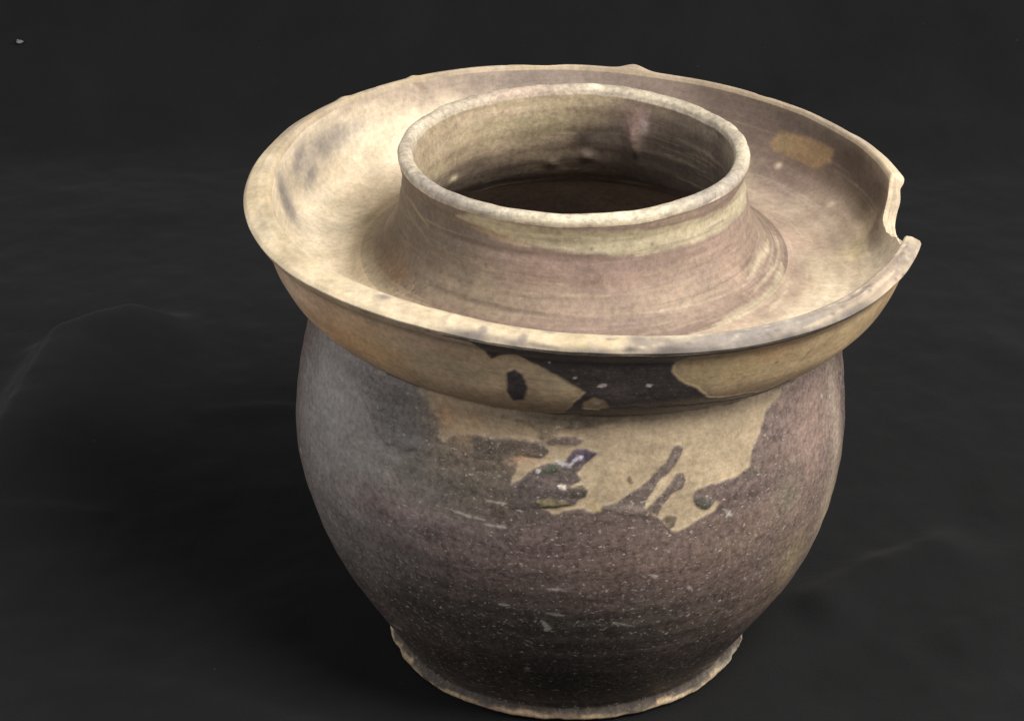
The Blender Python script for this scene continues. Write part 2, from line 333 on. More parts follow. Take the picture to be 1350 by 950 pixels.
poly(['body'], [(-96.7, 0.2319), (-94.1, 0.2352), (-91.1, 0.2357), (-88.9, 0.241), (-86.7, 0.2416), (-84.3, 0.2396), (-87.2, 0.235), (-88.5, 0.2319), (-87.5, 0.2284), (-89.5, 0.226), (-86.2, 0.224), (-86.6, 0.2211), (-88.7, 0.2184), (-92.3, 0.2167), (-95.2, 0.2154), (-101.1, 0.2145), (-101.4, 0.2235), (-100.1, 0.2251)], (.095, .075, .070), 1, 0.0005, 0.0009, 6, (.5, .6, .9), 0, .0003)
poly(['body'], [(-90.5, 0.2372), (-88.9, 0.241), (-86.7, 0.2416), (-84.5, 0.2396), (-86.9, 0.2363), (-89.2, 0.2352)], (.085, .065, .095), 0.9, 0.0005, 0.0009, 7, (.5, .6, .9), 0, .0003)
poly(['body'], [(-95.4, 0.2324), (-93.8, 0.235), (-91.8, 0.2352), (-92, 0.2328), (-93.8, 0.2306)], (.065, .085, .060), 0.8, 0.0005, 0.0009, 8, (.5, .6, .9), 0, .0003)
poly(['body'], [(-90.1, 0.2251), (-87.5, 0.226), (-86.2, 0.224), (-86.8, 0.2218), (-89.5, 0.2209)], (.060, .050, .038), 0.9, 0.0005, 0.0009, 9, (.5, .6, .9), 0, .0003)
poly(['body'], [(-96.5, 0.2193), (-92.3, 0.22), (-88.7, 0.2184), (-92.3, 0.2165), (-95.2, 0.216)], (.20, .17, .09), 0.7, 0.0005, 0.0009, 10, (.5, .6, .9), 0, .0003)
poly(['body'], [(-95.8, 0.243), (-92.6, 0.2454), (-88.6, 0.2461), (-86.7, 0.2449), (-88.6, 0.2425), (-93.4, 0.2419)], (.12, .092, .088), 0.95, 0.0005, 0.0009, 11, (.5, .6, .9), 0, .0003)
poly(['body'], [(-78.6, 0.2286), (-77.9, 0.2299), (-77.4, 0.2268), (-77.8, 0.2257), (-78.4, 0.2268)], (.12, .09, .05), 0.9, 0.0005, 0.0009, 12, (.5, .6, .9), 0, .0003)
stroke(['body'], [(-96.2, 0.2315), (-95.5, 0.2306)], 0.001, (.5, .52, .55), .9, .0004, .0010, 5, None, .9)  # painted glints: highlights put into the patch's surface colour
stroke(['body'], [(-91.9, 0.2257), (-90.3, 0.2248)], 0.0009, (.62, .55, .5), .9, .0004, .0010, 5, None, .9)
stroke(['body'], [(-92.5, 0.2357), (-89.6, 0.2337), (-88.5, 0.2374), (-87.2, 0.2388)], 0.0006, (.42, .40, .46), .9, .0004, .0010, 5, None, .9)
stroke(['body'], [(-88, 0.2374), (-87.2, 0.2383)], 0.0006, (.5, .48, .55), .9, .0004, .0010, 5, None, .9)
stroke(['body'], [(-86.1, 0.2184), (-85, 0.2162), (-83.9, 0.2145)], .0010, (.34, .26, .13), .8, .0005, .0008, 6)
stroke(['body'], [(-75.2, 0.2158), (-73.7, 0.2204), (-72.2, 0.2253), (-70.3, 0.2286)], .0012, (.44, .36, .25), .9, .0005, .0003, 7)
poly(['body'], [(-104.7, 0.2516), (-97.7, 0.2522), (-87.9, 0.2547), (-84.2, 0.2514), (-91.6, 0.2483), (-92.3, 0.2454), (-95.3, 0.2441), (-96.4, 0.2487)], (.095, .075, .052), 0.9, 0.0012, 0.0015, 15, (.5, .6, .9), 0, .0003)
blob(['body'], (-103.8, 0.248), .016, .005, (.25, .185, .125), .6, 34, None, .003, .4)
blob(['body'], (-88.6, 0.2505), .016, .005, (.25, .185, .125), .6, 34, None, .003, .4)
blob(['body'], (-75, 0.252), .016, .005, (.25, .185, .125), .6, 34, None, .003, .4)
blob(['body'], (-62, 0.252), .016, .005, (.25, .185, .125), .6, 34, None, .003, .4)
blob(['body'], (-48.7, 0.2505), .016, .005, (.25, .185, .125), .6, 34, None, .003, .4)
blob(['body'], (-98.9, 0.237), .006, .004, (.50, .33, .22), .8, 35, None, .001, .2)
poly(['body'], [(-140.7, 0.2489), (-129.7, 0.2549), (-122.6, 0.2549), (-120.4, 0.2505), (-117.7, 0.2463), (-116.3, 0.2427), (-117.1, 0.2359), (-119.5, 0.2284), (-126.8, 0.2268), (-133.7, 0.2315)], (.085, .080, .078), 0.45, 0.006, 0.004, 13, (.5, .6, .9), 0, .0003)
poly(['body'], [(-109.3, 0.2419), (-103.6, 0.2427), (-98.6, 0.2436), (-94.7, 0.2423), (-93.9, 0.2399), (-95.5, 0.237), (-99.8, 0.2368), (-103.4, 0.2346), (-108.5, 0.2332)], (.075, .062, .052), 0.8, 0.0012, 0.001, 14, (.5, .6, .9), 0, .0003)
stroke(['body'], [(-94.4, 0.1637), (-90.7, 0.1626)], 0.0007, (.40, .37, .33), .7, .0004, .0008, 8, None, .6)
stroke(['body'], [(-95, 0.159), (-93.5, 0.1546), (-94.5, 0.1526)], 0.001, (.40, .37, .33), .7, .0004, .0008, 8, None, .6)
stroke(['body'], [(-112.5, 0.2081), (-105.9, 0.2076)], 0.0006, (.40, .37, .33), .7, .0004, .0008, 8, None, .6)
stroke(['body'], [(-105.9, 0.2056), (-101.7, 0.2054)], 0.0006, (.40, .37, .33), .7, .0004, .0008, 8, None, .6)
stroke(['body'], [(-144.8, 0.1157), (-136.6, 0.1213)], 0.0007, (.40, .37, .33), .7, .0004, .0008, 8, None, .6)
stroke(['body'], [(-104.1, 0.1657), (-101.5, 0.1661)], 0.0006, (.40, .37, .33), .7, .0004, .0008, 8, None, .6)
stroke(['body'], [(-81, 0.1586), (-76.1, 0.1546)], 0.0004, (.40, .37, .33), .7, .0004, .0008, 8, None, .6)
stroke(['body'], [(-106, 0.2158), (-101.7, 0.2158)], 0.0004, (.40, .37, .33), .7, .0004, .0008, 8, None, .6)
stroke(['body'], [(-74, 0.1838), (-72.1, 0.1818)], 0.0006, (.40, .37, .33), .7, .0004, .0008, 8, None, .6)
stroke(['body'], [(-65.7, 0.174), (-64.4, 0.1707)], 0.0006, (.40, .37, .33), .7, .0004, .0008, 8, None, .6)
stroke(['body'], [(-165.3, 0.1902), (-162.8, 0.1893)], 0.0008, (.40, .37, .33), .7, .0004, .0008, 8, None, .6)
stroke(['body'], [(-27.3, 0.2381), (-26.5, 0.235)], 0.0009, (.40, .37, .33), .7, .0004, .0008, 8, None, .6)
stroke(['body'], [(-22.5, 0.2335), (-22.1, 0.2313)], 0.0006, (.40, .37, .33), .7, .0004, .0008, 8, None, .6)
stroke(['body'], [(-58.4, 0.2081), (-56.5, 0.2041)], 0.0006, (.40, .37, .33), .7, .0004, .0008, 8, None, .6)
stroke(['body'], [(-56.7, 0.207), (-58.3, 0.2045)], 0.0005, (.40, .37, .33), .7, .0004, .0008, 8, None, .6)
stroke(['body'], [(-94.1, 0.1778), (-90.4, 0.1771)], 0.0005, (.40, .37, .33), .7, .0004, .0008, 8, None, .6)
stroke(['body'], [(-100.3, 0.1243), (-98.6, 0.1226)], 0.0006, (.40, .37, .33), .7, .0004, .0008, 8, None, .6)
_rs = np.random.RandomState(3)
for k in range(110):
    a0 = _rs.uniform(-175, -5); s0 = S0['body'] + _rs.uniform(.005, .105); l = _rs.uniform(.001, .006)*_rs.rand(); sl = _rs.normal(0, .25)
    stroke(['body'], [(a0, s0), (a0 + math.degrees(l/.11), s0 + sl*l)], _rs.uniform(.0002, .0005), (.36, .33, .30), _rs.uniform(.15, .5), .0004, .0003, k % 9)
for k in range(46):
    a0 = -268 + k*7.8; e = lambda j: .0868 + .0010*math.sin(j*2.1) + .0008*math.sin(j*.9 + 1)
    poly(['foot', 'body'], [(a0 - 5, .0935), (a0 - 5, e(k)), (a0 - 2, e(k + .35)), (a0 + 2, e(k + .65)), (a0 + 5, e(k + 1)), (a0 + 5, .0935)], (.060, .048, .040), .95, .0006, .0018, k % 7)
blob(['foot'], (-146.2, 0.0856), .012, .0016, (.10, .07, .05), .8, 50, None)
blob(['foot'], (-112.7, 0.0849), .010, .0016, (.34, .20, .15), .7, 51, None)
blob(['foot'], (-100.5, 0.0845), .014, .0016, (.46, .30, .20), .7, 52, None)
blob(['foot'], (-51.1, 0.0856), .02, .0016, (.52, .43, .29), .8, 53, None)
blob(['foot'], (-26.8, 0.0868), .01, .0016, (.5, .44, .33), .8, 54, None)
blob(['body'], (-32.3, 0.1001), .006, .005, (.42, .36, .26), .8, 55, None)
stroke(['body'], [(-136.7, 0.1005), (-131.9, 0.0959), (-127.3, 0.0917)], .0012, (.20, .15, .09), .7, .001, .001, 3)
stroke(['body'], [(-45.4, 0.0998), (-29.9, 0.0908), (-28.9, 0.0994)], .0012, (.34, .28, .19), .7, .001, .001, 4)
mottle(['outer'], (.33, .25, .145), .1, .4, 16, 60, 41, .6); mottle(['outer'], (.42, .345, .23), .2, .3, 20, 70, 43, .5)
blob(['outer'], (-152, 0.3006), 0.03, 0.02, (.52, .39, .27), 0.8, 1, None)
blob(['outer'], (-137.3, 0.287), 0.022, 0.016, (.54, .335, .175), 0.9, 2, None)
blob(['outer'], (-128.2, 0.2822), 0.015, 0.008, (.48, .31, .14), 0.7, 3, None)
blob(['outer'], (-115.9, 0.3121), 0.02, 0.012, (.36, .26, .19), 0.7, 4, None)
blob(['outer'], (-111.3, 0.2885), 0.03, 0.01, (.38, .31, .20), 0.7, 5, None)
blob(['outer'], (-91.6, 0.2943), 0.02, 0.012, (.42, .36, .23), 0.8, 6, None)
blob(['outer'], (-62.6, 0.296), 0.03, 0.012, (.44, .35, .19), 0.9, 7, None)
blob(['outer'], (-54.5, 0.3096), 0.012, 0.008, (.40, .25, .13), 0.7, 8, None)
blob(['outer'], (-38.2, 0.3012), 0.03, 0.02, (.50, .40, .22), 0.8, 9, None)
blob(['outer'], (-36.3, 0.3165), 0.02, 0.01, (.36, .28, .15), 0.6, 10, None)
blob(['outer'], (-106.5, 0.2647), 0.06, 0.006, (.22, .155, .10), 0.6, 11, None)
streaks(['outer'], -200, 10, S0['outer'] + .004, S0['outer'] + .058, 110, [(.46, .36, .22), (.24, .175, .11), (.40, .26, .13), (.36, .31, .22)], (.0003, .0010), (.15, .4), 24)
poly(['outer'], [(-107.5, 0.317), (-107.6, 0.3169), (-105.5, 0.3098), (-104.1, 0.3017), (-102.1, 0.3054), (-99.5, 0.3085), (-97.3, 0.3042), (-94.4, 0.3006), (-90.8, 0.2946), (-87.3, 0.2868), (-89.1, 0.2781), (-91.3, 0.2639), (-95.9, 0.2564), (-100.9, 0.2566), (-95.9, 0.2564), (-92.8, 0.2559), (-87.5, 0.2624), (-84.3, 0.2708), (-87.7, 0.272), (-87.3, 0.2785), (-85.8, 0.2831), (-84.1, 0.281), (-82.7, 0.2726), (-79.3, 0.266), (-74.8, 0.2578), (-69, 0.2551), (-63.4, 0.2628), (-61.3, 0.2616), (-56, 0.2643), (-50.6, 0.2645), (-44.3, 0.2687), (-45.9, 0.2745), (-51, 0.2683), (-56.6, 0.2743), (-60.6, 0.2747), (-64.5, 0.2774), (-67.9, 0.2877), (-71.3, 0.2941), (-72.9, 0.3004), (-72.5, 0.3081), (-69.9, 0.315), (-64.7, 0.3156), (-60.7, 0.3167), (-53.9, 0.3148), (-48.3, 0.317), (-47.8, 0.317), (-53.7, 0.3169), (-63.9, 0.3167), (-75.1, 0.3167), (-88.6, 0.3167), (-100, 0.317)], (.058, .050, .047), 1, .0008, .0014, 21, (.30, .2, .5), 0, .0004)
poly(['outer'], [(-101.3, 0.2948), (-99.8, 0.2979), (-98.5, 0.2952), (-97.6, 0.2875), (-98.5, 0.2766), (-100.6, 0.2735), (-101.7, 0.2835)], (.060, .050, .052), 1, .0008, .0010, 22, (.3, .1, .5), 0, .0004)
poly(['outer'], [(-85.7, 0.2891), (-83.6, 0.2925), (-80.1, 0.2896), (-76.1, 0.2806), (-73.9, 0.2674), (-78.6, 0.2722), (-82.6, 0.2791)], (.085, .070, .072), .7, .003, .002, 23)
poly(['outer'], [(-95.1, 0.2553), (-92.8, 0.2559), (-91.4, 0.2551), (-92.8, 0.2559), (-95.1, 0.2553), (-95.9, 0.2564)], (.050, .045, .035), .9, .001, .001, 24)
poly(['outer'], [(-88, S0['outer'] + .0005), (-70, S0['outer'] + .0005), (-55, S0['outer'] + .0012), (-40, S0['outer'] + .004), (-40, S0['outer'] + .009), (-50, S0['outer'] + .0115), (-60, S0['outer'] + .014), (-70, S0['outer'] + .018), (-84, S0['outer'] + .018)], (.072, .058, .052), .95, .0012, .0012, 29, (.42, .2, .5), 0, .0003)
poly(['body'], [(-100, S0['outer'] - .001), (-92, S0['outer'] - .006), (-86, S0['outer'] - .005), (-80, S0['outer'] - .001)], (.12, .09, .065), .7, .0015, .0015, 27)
stroke(['outer'], [(-85, 0.2908), (-83.6, 0.2925)], 0.0012, (.48, .43, .40), .85, .0005, .0006, 25)  # white glints along the drip's cracks, painted as colour
stroke(['outer'], [(-89.5, 0.2962), (-89, 0.2954)], 0.0008, (.48, .43, .40), .85, .0005, .0006, 25)
stroke(['outer'], [(-76.6, 0.2925), (-75.8, 0.2908)], 0.001, (.48, .43, .40), .85, .0005, .0006, 25)
stroke(['outer'], [(-85.5, 0.2781), (-84.8, 0.2766)], 0.001, (.48, .43, .40), .85, .0005, .0006, 25)
stroke(['outer'], [(-93.7, 0.3048), (-93.4, 0.3044)], 0.0006, (.48, .43, .40), .85, .0005, .0006, 25)
poly(['outer'], [(-61, 0.3163), (-54.8, 0.3048), (-53.9, 0.2994), (-56.7, 0.2989), (-58.5, 0.3037)], (.36, .22, .12), .5, .002, .002, 26)
stroke(['outer'], [(-53.7, 0.2952), (-53.1, 0.296)], .0008, (.16, .13, .06), .8, .0004, .0004, 27)
stroke(['outer'], [(-115.6, 0.3165), (-114.4, 0.3165)], .0010, (.09, .08, .06), .8, .0006, .0004, 28)
stroke(['outer'], [(-47.7, 0.29), (-46.1, 0.2994)], .0008, (.25, .19, .11), .7, .0006, .0004, 28)
stroke(['outer'], [(d, S0['outer'] + SLEN['outer'] - .0012) for d in range(-112, -28, 4)], .0022, (.075, .062, .055), .85, .0010, .0014, 30, None, .5)
mottle(['cap'], (.54, .425, .26), .1, .35, 24, 90, 44, .5); mottle(['cap'], PALE, .2, .3, 34, 120, 46, .3)
poly(['cap'], [(-79.7, 0.3281), (-81.7, 0.3175), (-71.9, 0.3176), (-59.7, 0.3179), (-47.5, 0.3188), (-40.5, 0.3199), (-31.8, 0.3204), (-21.8, 0.3185), (-16.1, 0.3204), (-18.5, 0.3284), (-27.7, 0.3295), (-44.8, 0.3297), (-57.5, 0.3275), (-71, 0.3255)], (.30, .255, .225), .95, .004, .003, 31, None, .3)
blob(['cap'], (-58.9, 0.3224), .03, .008, (.36, .33, .33), .8, 32, None)
blob(['cap'], (-32, 0.3235), .02, .01, (.46, .36, .30), .7, 33, None)
blob(['cap'], (-126.3, 0.326), 0.003, .0022, (.33, .285, .26), .95, 34, None, .0012, .2, 2.0)
blob(['cap'], (-105.3, 0.3224), 0.0022, .0022, (.33, .285, .26), .95, 34, None, .0012, .2, 2.0)
blob(['cap'], (-94, 0.3289), 0.003, .0022, (.33, .285, .26), .95, 34, None, .0012, .2, 2.0)
blob(['cap'], (-98.1, 0.3215), 0.002, .0022, (.33, .285, .26), .95, 34, None, .0012, .2, 2.0)
stroke(['cap'], [(-27.1, 0.3227), (-37.7, 0.3219), (-43.7, 0.3208), (-51.4, 0.3203)], .0010, (.62, .52, .40), .8, .0005, .0012, 35, None, .8)
blob(['cap'], (-169.7, 0.3256), .004, .003, (.46, .40, .27), .6, 36, None)
blob(['cap'], (-161.9, 0.3212), .004, .003, (.46, .40, .27), .6, 36, None)
blob(['cap'], (-88.1, 0.3197), .0016, .0016, (.62, .60, .30), .9, 37, None, .0005, .1)
for d in range(20, 170, 10): blob(['cap'], (d, S0['cap'] + .007), .02, .009, (.40, .33, .27), .75, d)
for d in (100, 122, 140, 152, 165): blob(['cap'], (d, S0['cap'] + .005), .008, .009, (.56, .45, .30), .7, d + 3)
_rs = np.random.RandomState(11)
for k in range(90):
    a0 = _rs.uniform(-88, -18); s0 = S0['cap'] + _rs.uniform(.001, .012)
    blob(['cap'], (a0, s0), _rs.uniform(.0006, .0018), _rs.uniform(.0005, .0014), [(.62, .56, .48), (.20, .17, .15), (.50, .42, .33)][k % 3], _rs.uniform(.5, .95), k % 40, None, .0008, .2)
for k in range(60):
    a0 = _rs.uniform(-200, -88); s0 = S0['cap'] + _rs.uniform(.001, .013)
    blob(['cap'], (a0, s0), _rs.uniform(.001, .004), _rs.uniform(.0006, .002), [(.54, .43, .26), (.46, .37, .25), (.66, .58, .43)][k % 3], _rs.uniform(.15, .45), k % 40, None, .0012, .4)
mottle(['trough'], (.52, .41, .265), .1, .4, 18, 60, 51, .5); mottle(['trough'], (.68, .58, .42), .2, .3, 15, 60, 53, .5)
blob(['trough'], (-187.8, 0.3423), 0.007, 0.014, (.255, .225, .205), 0.85, 12, None, .004, .8)
blob(['trough'], (-199.1, 0.3428), 0.016, 0.008, (.255, .225, .205), 0.85, 35, None, .004, .8)
blob(['trough'], (-210.3, 0.3442), 0.012, 0.007, (.255, .225, .205), 0.85, 10, None, .004, .8)
blob(['trough'], (-216.8, 0.3428), 0.012, 0.006, (.255, .225, .205), 0.85, 35, None, .004, .8)
blob(['trough'], (-187.4, 0.3523), 0.006, 0.01, (.255, .225, .205), 0.85, 20, None, .004, .8)
blob(['trough'], (-202.2, 0.3523), 0.01, 0.006, (.255, .225, .205), 0.85, 50, None, .004, .8)
blob(['trough'], (-223.1, 0.3317), 0.03, 0.005, (.40, .315, .25), 0.8, 0, None)
blob(['trough'], (-238.1, 0.3358), 0.02, 0.006, (.40, .315, .25), 0.8, 20, None)
blob(['trough'], (-248.3, 0.3343), 0.03, 0.006, (.40, .315, .25), 0.8, 20, None)
blob(['trough'], (-257.9, 0.3353), 0.03, 0.02, (.25, .20, .17), 0.95, 20, None)
blob(['trough'], (-267.3, 0.3358), 0.03, 0.02, (.25, .20, .17), 0.95, 20, None)
blob(['trough'], (83.4, 0.3345), 0.03, 0.02, (.25, .20, .17), 0.95, 20, None)
blob(['trough'], (74, 0.3353), 0.03, 0.02, (.25, .20, .17), 0.95, 20, None)
blob(['trough'], (64.4, 0.3317), 0.03, 0.02, (.25, .20, .17), 0.95, 20, None)
blob(['trough'], (57.3, 0.3372), 0.03, 0.02, (.21, .155, .13), 0.9, 5, None)
blob(['trough'], (47.7, 0.3434), 0.025, 0.02, (.11, .078, .062), 0.9, 6, None)
blob(['trough'], (37.1, 0.3457), 0.03, 0.015, (.075, .052, .040), 0.95, 7, None, mott=.3)  # dark brown glaze, the right wall's shade painted in with it
blob(['trough'], (23.3, 0.3408), 0.03, 0.02, (.072, .050, .038), 1, 8, None, mott=.3)
blob(['trough'], (11.5, 0.348), 0.03, 0.02, (.082, .057, .044), 1, 9, None, mott=.3)
blob(['trough'], (4.9, 0.3483), 0.016, 0.016, (.20, .15, .11), 0.9, 10, None)
blob(['trough'], (52.6, 0.3404), 0.02, 0.014, (.13, .095, .08), 0.85, 25, None)
blob(['trough'], (48.7, 0.3514), 0.016, 0.014, (.15, .108, .09), 0.8, 26, None)
blob(['trough'], (38.1, 0.3379), 0.02, 0.006, (.13, .10, .085), 0.8, 27, None)
blob(['trough'], (32.6, 0.3633), 0.022, 0.014, (.20, .14, .115), 0.9, 11, None)
blob(['trough'], (41.1, 0.3595), 0.018, 0.014, (.18, .13, .108), 0.9, 12, None)
blob(['trough'], (21.4, 0.384), 0.022, 0.012, (.47, .37, .27), 0.8, 13, None)
blob(['trough'], (7.5, 0.3774), 0.022, 0.012, (.38, .29, .205), 0.8, 14, None)
blob(['trough'], (-4.7, 0.3679), 0.02, 0.01, (.36, .275, .20), 0.8, 15, None)
blob(['trough'], (-14.4, 0.3855), 0.02, 0.012, (.46, .37, .24), 0.8, 16, None)
blob(['trough'], (1.8, 0.3601), 0.01, 0.01, (.46, .38, .22), 0.7, 17, None)
blob(['trough'], (-38.8, 0.3882), 0.03, 0.008, (.50, .42, .30), 0.7, 18, None)
blob(['trough'], (37.1, 0.3736), 0.02, 0.012, (.25, .18, .15), 0.7, 28, None)
blob(['trough'], (20.6, 0.3738), 0.02, 0.012, (.29, .215, .17), 0.6, 29, None)
blob(['trough'], (7.5, 0.3717), 0.016, 0.01, (.28, .21, .16), 0.6, 30, None)
poly(['trough'], [(45.7, 0.3518), (44.1, 0.3438), (37.7, 0.3419), (28.3, 0.3408), (28.2, 0.3483), (31.8, 0.3542), (37.6, 0.3554), (43.7, 0.3552)], (.32, .215, .115), .8, .0016, .0014, 61, None, .3)
poly(['trough'], [(44.2, 0.3521), (43.3, 0.3447), (39.9, 0.3449), (40, 0.3523)], (.28, .22, .12), .5, .002, .0012, 62)
blob(['trough'], (41.5, 0.3614), 0.0016, 0.002, (.55, .45, .34), 0.9, 19, None, .0005, .1)
blob(['trough'], (21.7, 0.365), 0.0016, 0.002, (.55, .45, .34), 0.9, 19, None, .0005, .1)
stroke(['trough'], [(-235.7, 0.3317), (-236.8, 0.3328), (-238.4, 0.3358)], 0.0012, (.25, .19, .14), .7, .0006, .0006, 63)
blob(['trough'], (-173.5, 0.3336), 0.003, 0.002, (.68, .58, .42), 0.9, 20, None, .0006, .2)
blob(['trough'], (-214.2, 0.3324), 0.003, 0.002, (.68, .58, .42), 0.9, 20, None, .0006, .2)
blob(['trough'], (-201.4, 0.3669), 0.003, 0.002, (.44, .40, .30), 0.6, 22, None, .001, .3)
# glaze of the neck thinning out across the trough floor
for d in range(-270, 90, 8):
    left = .5 - .5*math.cos(math.radians(d)); cc = np.array([.34, .245, .19])*(1 - left) + np.array([.42, .33, .22])*left
    blob(['trough'], (d, S0['neck'] - .001), .014, .009 - .004*left, cc, .8, (d + 300) % 53, None, .006, .4)
mottle(['neck'], (.25, .17, .135), .0, .5, 7, 260, 71, .6, 4); mottle(['neck'], (.37, .28, .20), .15, .3, 6, 300, 73, .6, 4); mottle(['neck'], (.36, .245, .205), .2, .3, 9, 200, 75, .5, 4)
blob(['neck'], (-162.3, 0.419), 0.03, 0.022, (.125, .090, .066), 0.9, 1, None)  # left of the neck: brown glaze with some shade painted in
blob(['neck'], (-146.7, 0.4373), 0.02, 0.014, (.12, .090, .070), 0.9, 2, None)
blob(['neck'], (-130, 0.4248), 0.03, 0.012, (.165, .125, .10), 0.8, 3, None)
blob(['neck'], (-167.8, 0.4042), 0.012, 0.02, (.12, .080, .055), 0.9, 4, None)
blob(['neck'], (-121.9, 0.4117), 0.02, 0.01, (.36, .28, .17), 0.6, 5, None)
blob(['neck'], (-134.6, 0.4133), 0.02, 0.008, (.30, .25, .19), 0.6, 6, None)
blob(['neck'], (-60.5, 0.4108), 0.04, 0.01, (.40, .30, .22), 0.7, 7, None)
blob(['neck'], (-83.9, 0.4207), 0.05, 0.01, (.33, .22, .185), 0.7, 8, None)
blob(['neck'], (-32, 0.4185), 0.02, 0.014, (.38, .26, .20), 0.7, 9, None)
blob(['neck'], (-101.8, 0.4106), 0.03, 0.006, (.31, .235, .175), 0.6, 10, None)
for d in (20, 60, 100, 140, 170): blob(['neck'], (d, S0['neck'] + .025), .04, .02, (.36, .27, .19), .7, d)
poly(['neck'], [(-130.4, 0.4392), (-118.6, 0.437), (-103, 0.4342), (-88.6, 0.4323), (-74.1, 0.4301), (-58.5, 0.4286), (-42.7, 0.4281), (-26.8, 0.4286), (-6.9, 0.427), (-1.1, 0.4314), (-12.1, 0.4425), (-29.1, 0.4369), (-52.6, 0.4379), (-74.5, 0.44), (-93.3, 0.4418), (-107.6, 0.4424), (-123.7, 0.4428)], (.50, .42, .285), .95, .0012, .0010, 81, None, .25)
poly(['neck'], [(-118.2, 0.441), (-98, 0.4405), (-74.3, 0.4385), (-52.3, 0.4354), (-29, 0.4335), (-29.1, 0.4369), (-58.6, 0.4383), (-88.7, 0.4411), (-107.7, 0.4416)], (.36, .30, .19), .6, .001, .0006, 82)
stroke(['neck'], [(-114.6, 0.4352), (-93.2, 0.4311), (-74.2, 0.4283), (-52.9, 0.4268), (-32.7, 0.4269)], .0008, (.23, .155, .12), .7, .0006, .0005, 83)
stroke(['neck'], [(-176.1, 0.432), (-155.2, 0.4331), (-144.1, 0.4286)], 0.0007, (.40, .31, .21), .75, .0006, .0006, 84, None, .4)
stroke(['neck'], [(-161.7, 0.4279), (-150.5, 0.426), (-144.2, 0.4238)], 0.0006, (.38, .30, .22), .75, .0006, .0006, 84, None, .4)
stroke(['neck'], [(-124.5, 0.4367), (-113.3, 0.4354), (-103, 0.4332)], 0.0012, (.40, .29, .18), .75, .0006, .0006, 84, None, .4)
stroke(['neck'], [(-144.3, 0.4203), (-132.6, 0.4189), (-117.7, 0.4188)], 0.0006, (.36, .28, .21), .75, .0006, .0006, 84, None, .4)
stroke(['neck'], [(-121, 0.4084), (-101.5, 0.407), (-79.9, 0.4049), (-57.3, 0.403)], 0.0007, (.22, .16, .125), .75, .0006, .0006, 84, None, .4)
stroke(['neck'], [(-139.1, 0.4073), (-115.7, 0.4075), (-92.8, 0.4071)], 0.0009, (.19, .14, .11), .75, .0006, .0006, 84, None, .4)
stroke(['neck', 'trough'], [(0.2, 0.4034), (-18, 0.4052), (-28.3, 0.4047)], 0.00128, (.60, .50, .35), .75, .0014, .0014, 85, None, .6)
stroke(['neck', 'trough'], [(-8.2, 0.396), (-21.3, 0.3944), (-36.4, 0.394), (-50.9, 0.3941)], 0.0017600000000000003, (.60, .50, .35), .75, .0014, .0014, 85, None, .6)
stroke(['neck', 'trough'], [(-13.4, 0.3916), (-23.2, 0.3904), (-33.8, 0.3884)], 0.0008, (.60, .50, .35), .75, .0014, .0014, 85, None, .6)
poly(['neck'], [(-168.6, 0.4035), (-164, 0.4102), (-151.9, 0.4112), (-146.1, 0.4057), (-148.7, 0.3987), (-155.4, 0.3975)], (.24, .14, .075), .7, .002, .002, 86)
_rs = np.random.RandomState(5)
for k in range(60):
    a0 = _rs.normal(-146, 4.5); s0 = S0['neck'] + abs(_rs.normal(.006, .004)); an = _rs.uniform(0, PI)
    stroke(['neck'], [(a0, s0), (a0 + math.cos(an)*1.1, s0 + math.sin(an)*.0018)], _rs.uniform(.0002, .0004), [(.50, .36, .22), (.10, .06, .035), (.36, .22, .12)][k % 3], _rs.uniform(.4, .9), .0003, .0006, k)
blob(['neck'], (-63.9, 0.4326), 0.0008, 0.0008, (.14, .11, .07), 0.8, 88, None, .0003, .1)
blob(['neck'], (-117.9, 0.4225), 0.0008, 0.0008, (.14, .11, .07), 0.8, 88, None, .0003, .1)
blob(['neck'], (-83.8, 0.4334), 0.0008, 0.0008, (.14, .11, .07), 0.8, 88, None, .0003, .1)
streaks(['neck'], -185, 60, S0['neck'] + .004, S0['neck'] + .044, 170, [(.42, .33, .23), (.18, .125, .10), (.36, .24, .20), (.24, .19, .15)], (.0002, .0006), (.2, .55), 21)
streaks(['neck', 'trough'], -75, 5, S0['neck'] - .012, S0['neck'] + .018, 40, [(.60, .50, .35), (.50, .40, .27), (.30, .21, .17)], (.0002, .0006), (.15, .4), 22, (18, 60), .00006)
streaks(['trough'], -200, 90, S0['trough'] + .010, S0['neck'], 110, [(.66, .56, .41), (.45, .36, .25), (.36, .27, .20)], (.0003, .0008), (.06, .2), 23)
mottle(['lip'], (.30, .25, .20), .05, .3, 40, 160, 91, .6); mottle(['lip'], PALE*.8, .3, .25, 44, 180, 92, .5)
blob(['lip'], (-133.5, 0.4475), 0.012, .006, (.27, .235, .21), .75, 12, None)
blob(['lip'], (-146.1, 0.4484), 0.01, .006, (.27, .235, .21), .75, 10, None)
blob(['lip'], (-118.1, 0.4471), 0.012, .006, (.27, .235, .21), .75, 12, None)
blob(['lip'], (-44.1, 0.4444), 0.014, .006, (.27, .235, .21), .75, 14, None)
blob(['lip'], (-26, 0.4479), 0.012, .006, (.27, .235, .21), .75, 12, None)
blob(['lip'], (-93.3, 0.4474), 0.03, .005, (.56, .49, .36), .8, 30, None)
blob(['lip'], (-69.8, 0.4469), 0.02, .005, (.56, .49, .36), .8, 20, None)
blob(['lip'], (-2.9, 0.4483), 0.014, .005, (.56, .49, .36), .8, 14, None)
blob(['lip'], (83, S0['lip'] + .008), .003, .003, PALE, .9, 5, None, .001, .2); blob(['lip'], (110, S0['lip'] + .009), .02, .006, (.45, .33, .26), .7, 6)
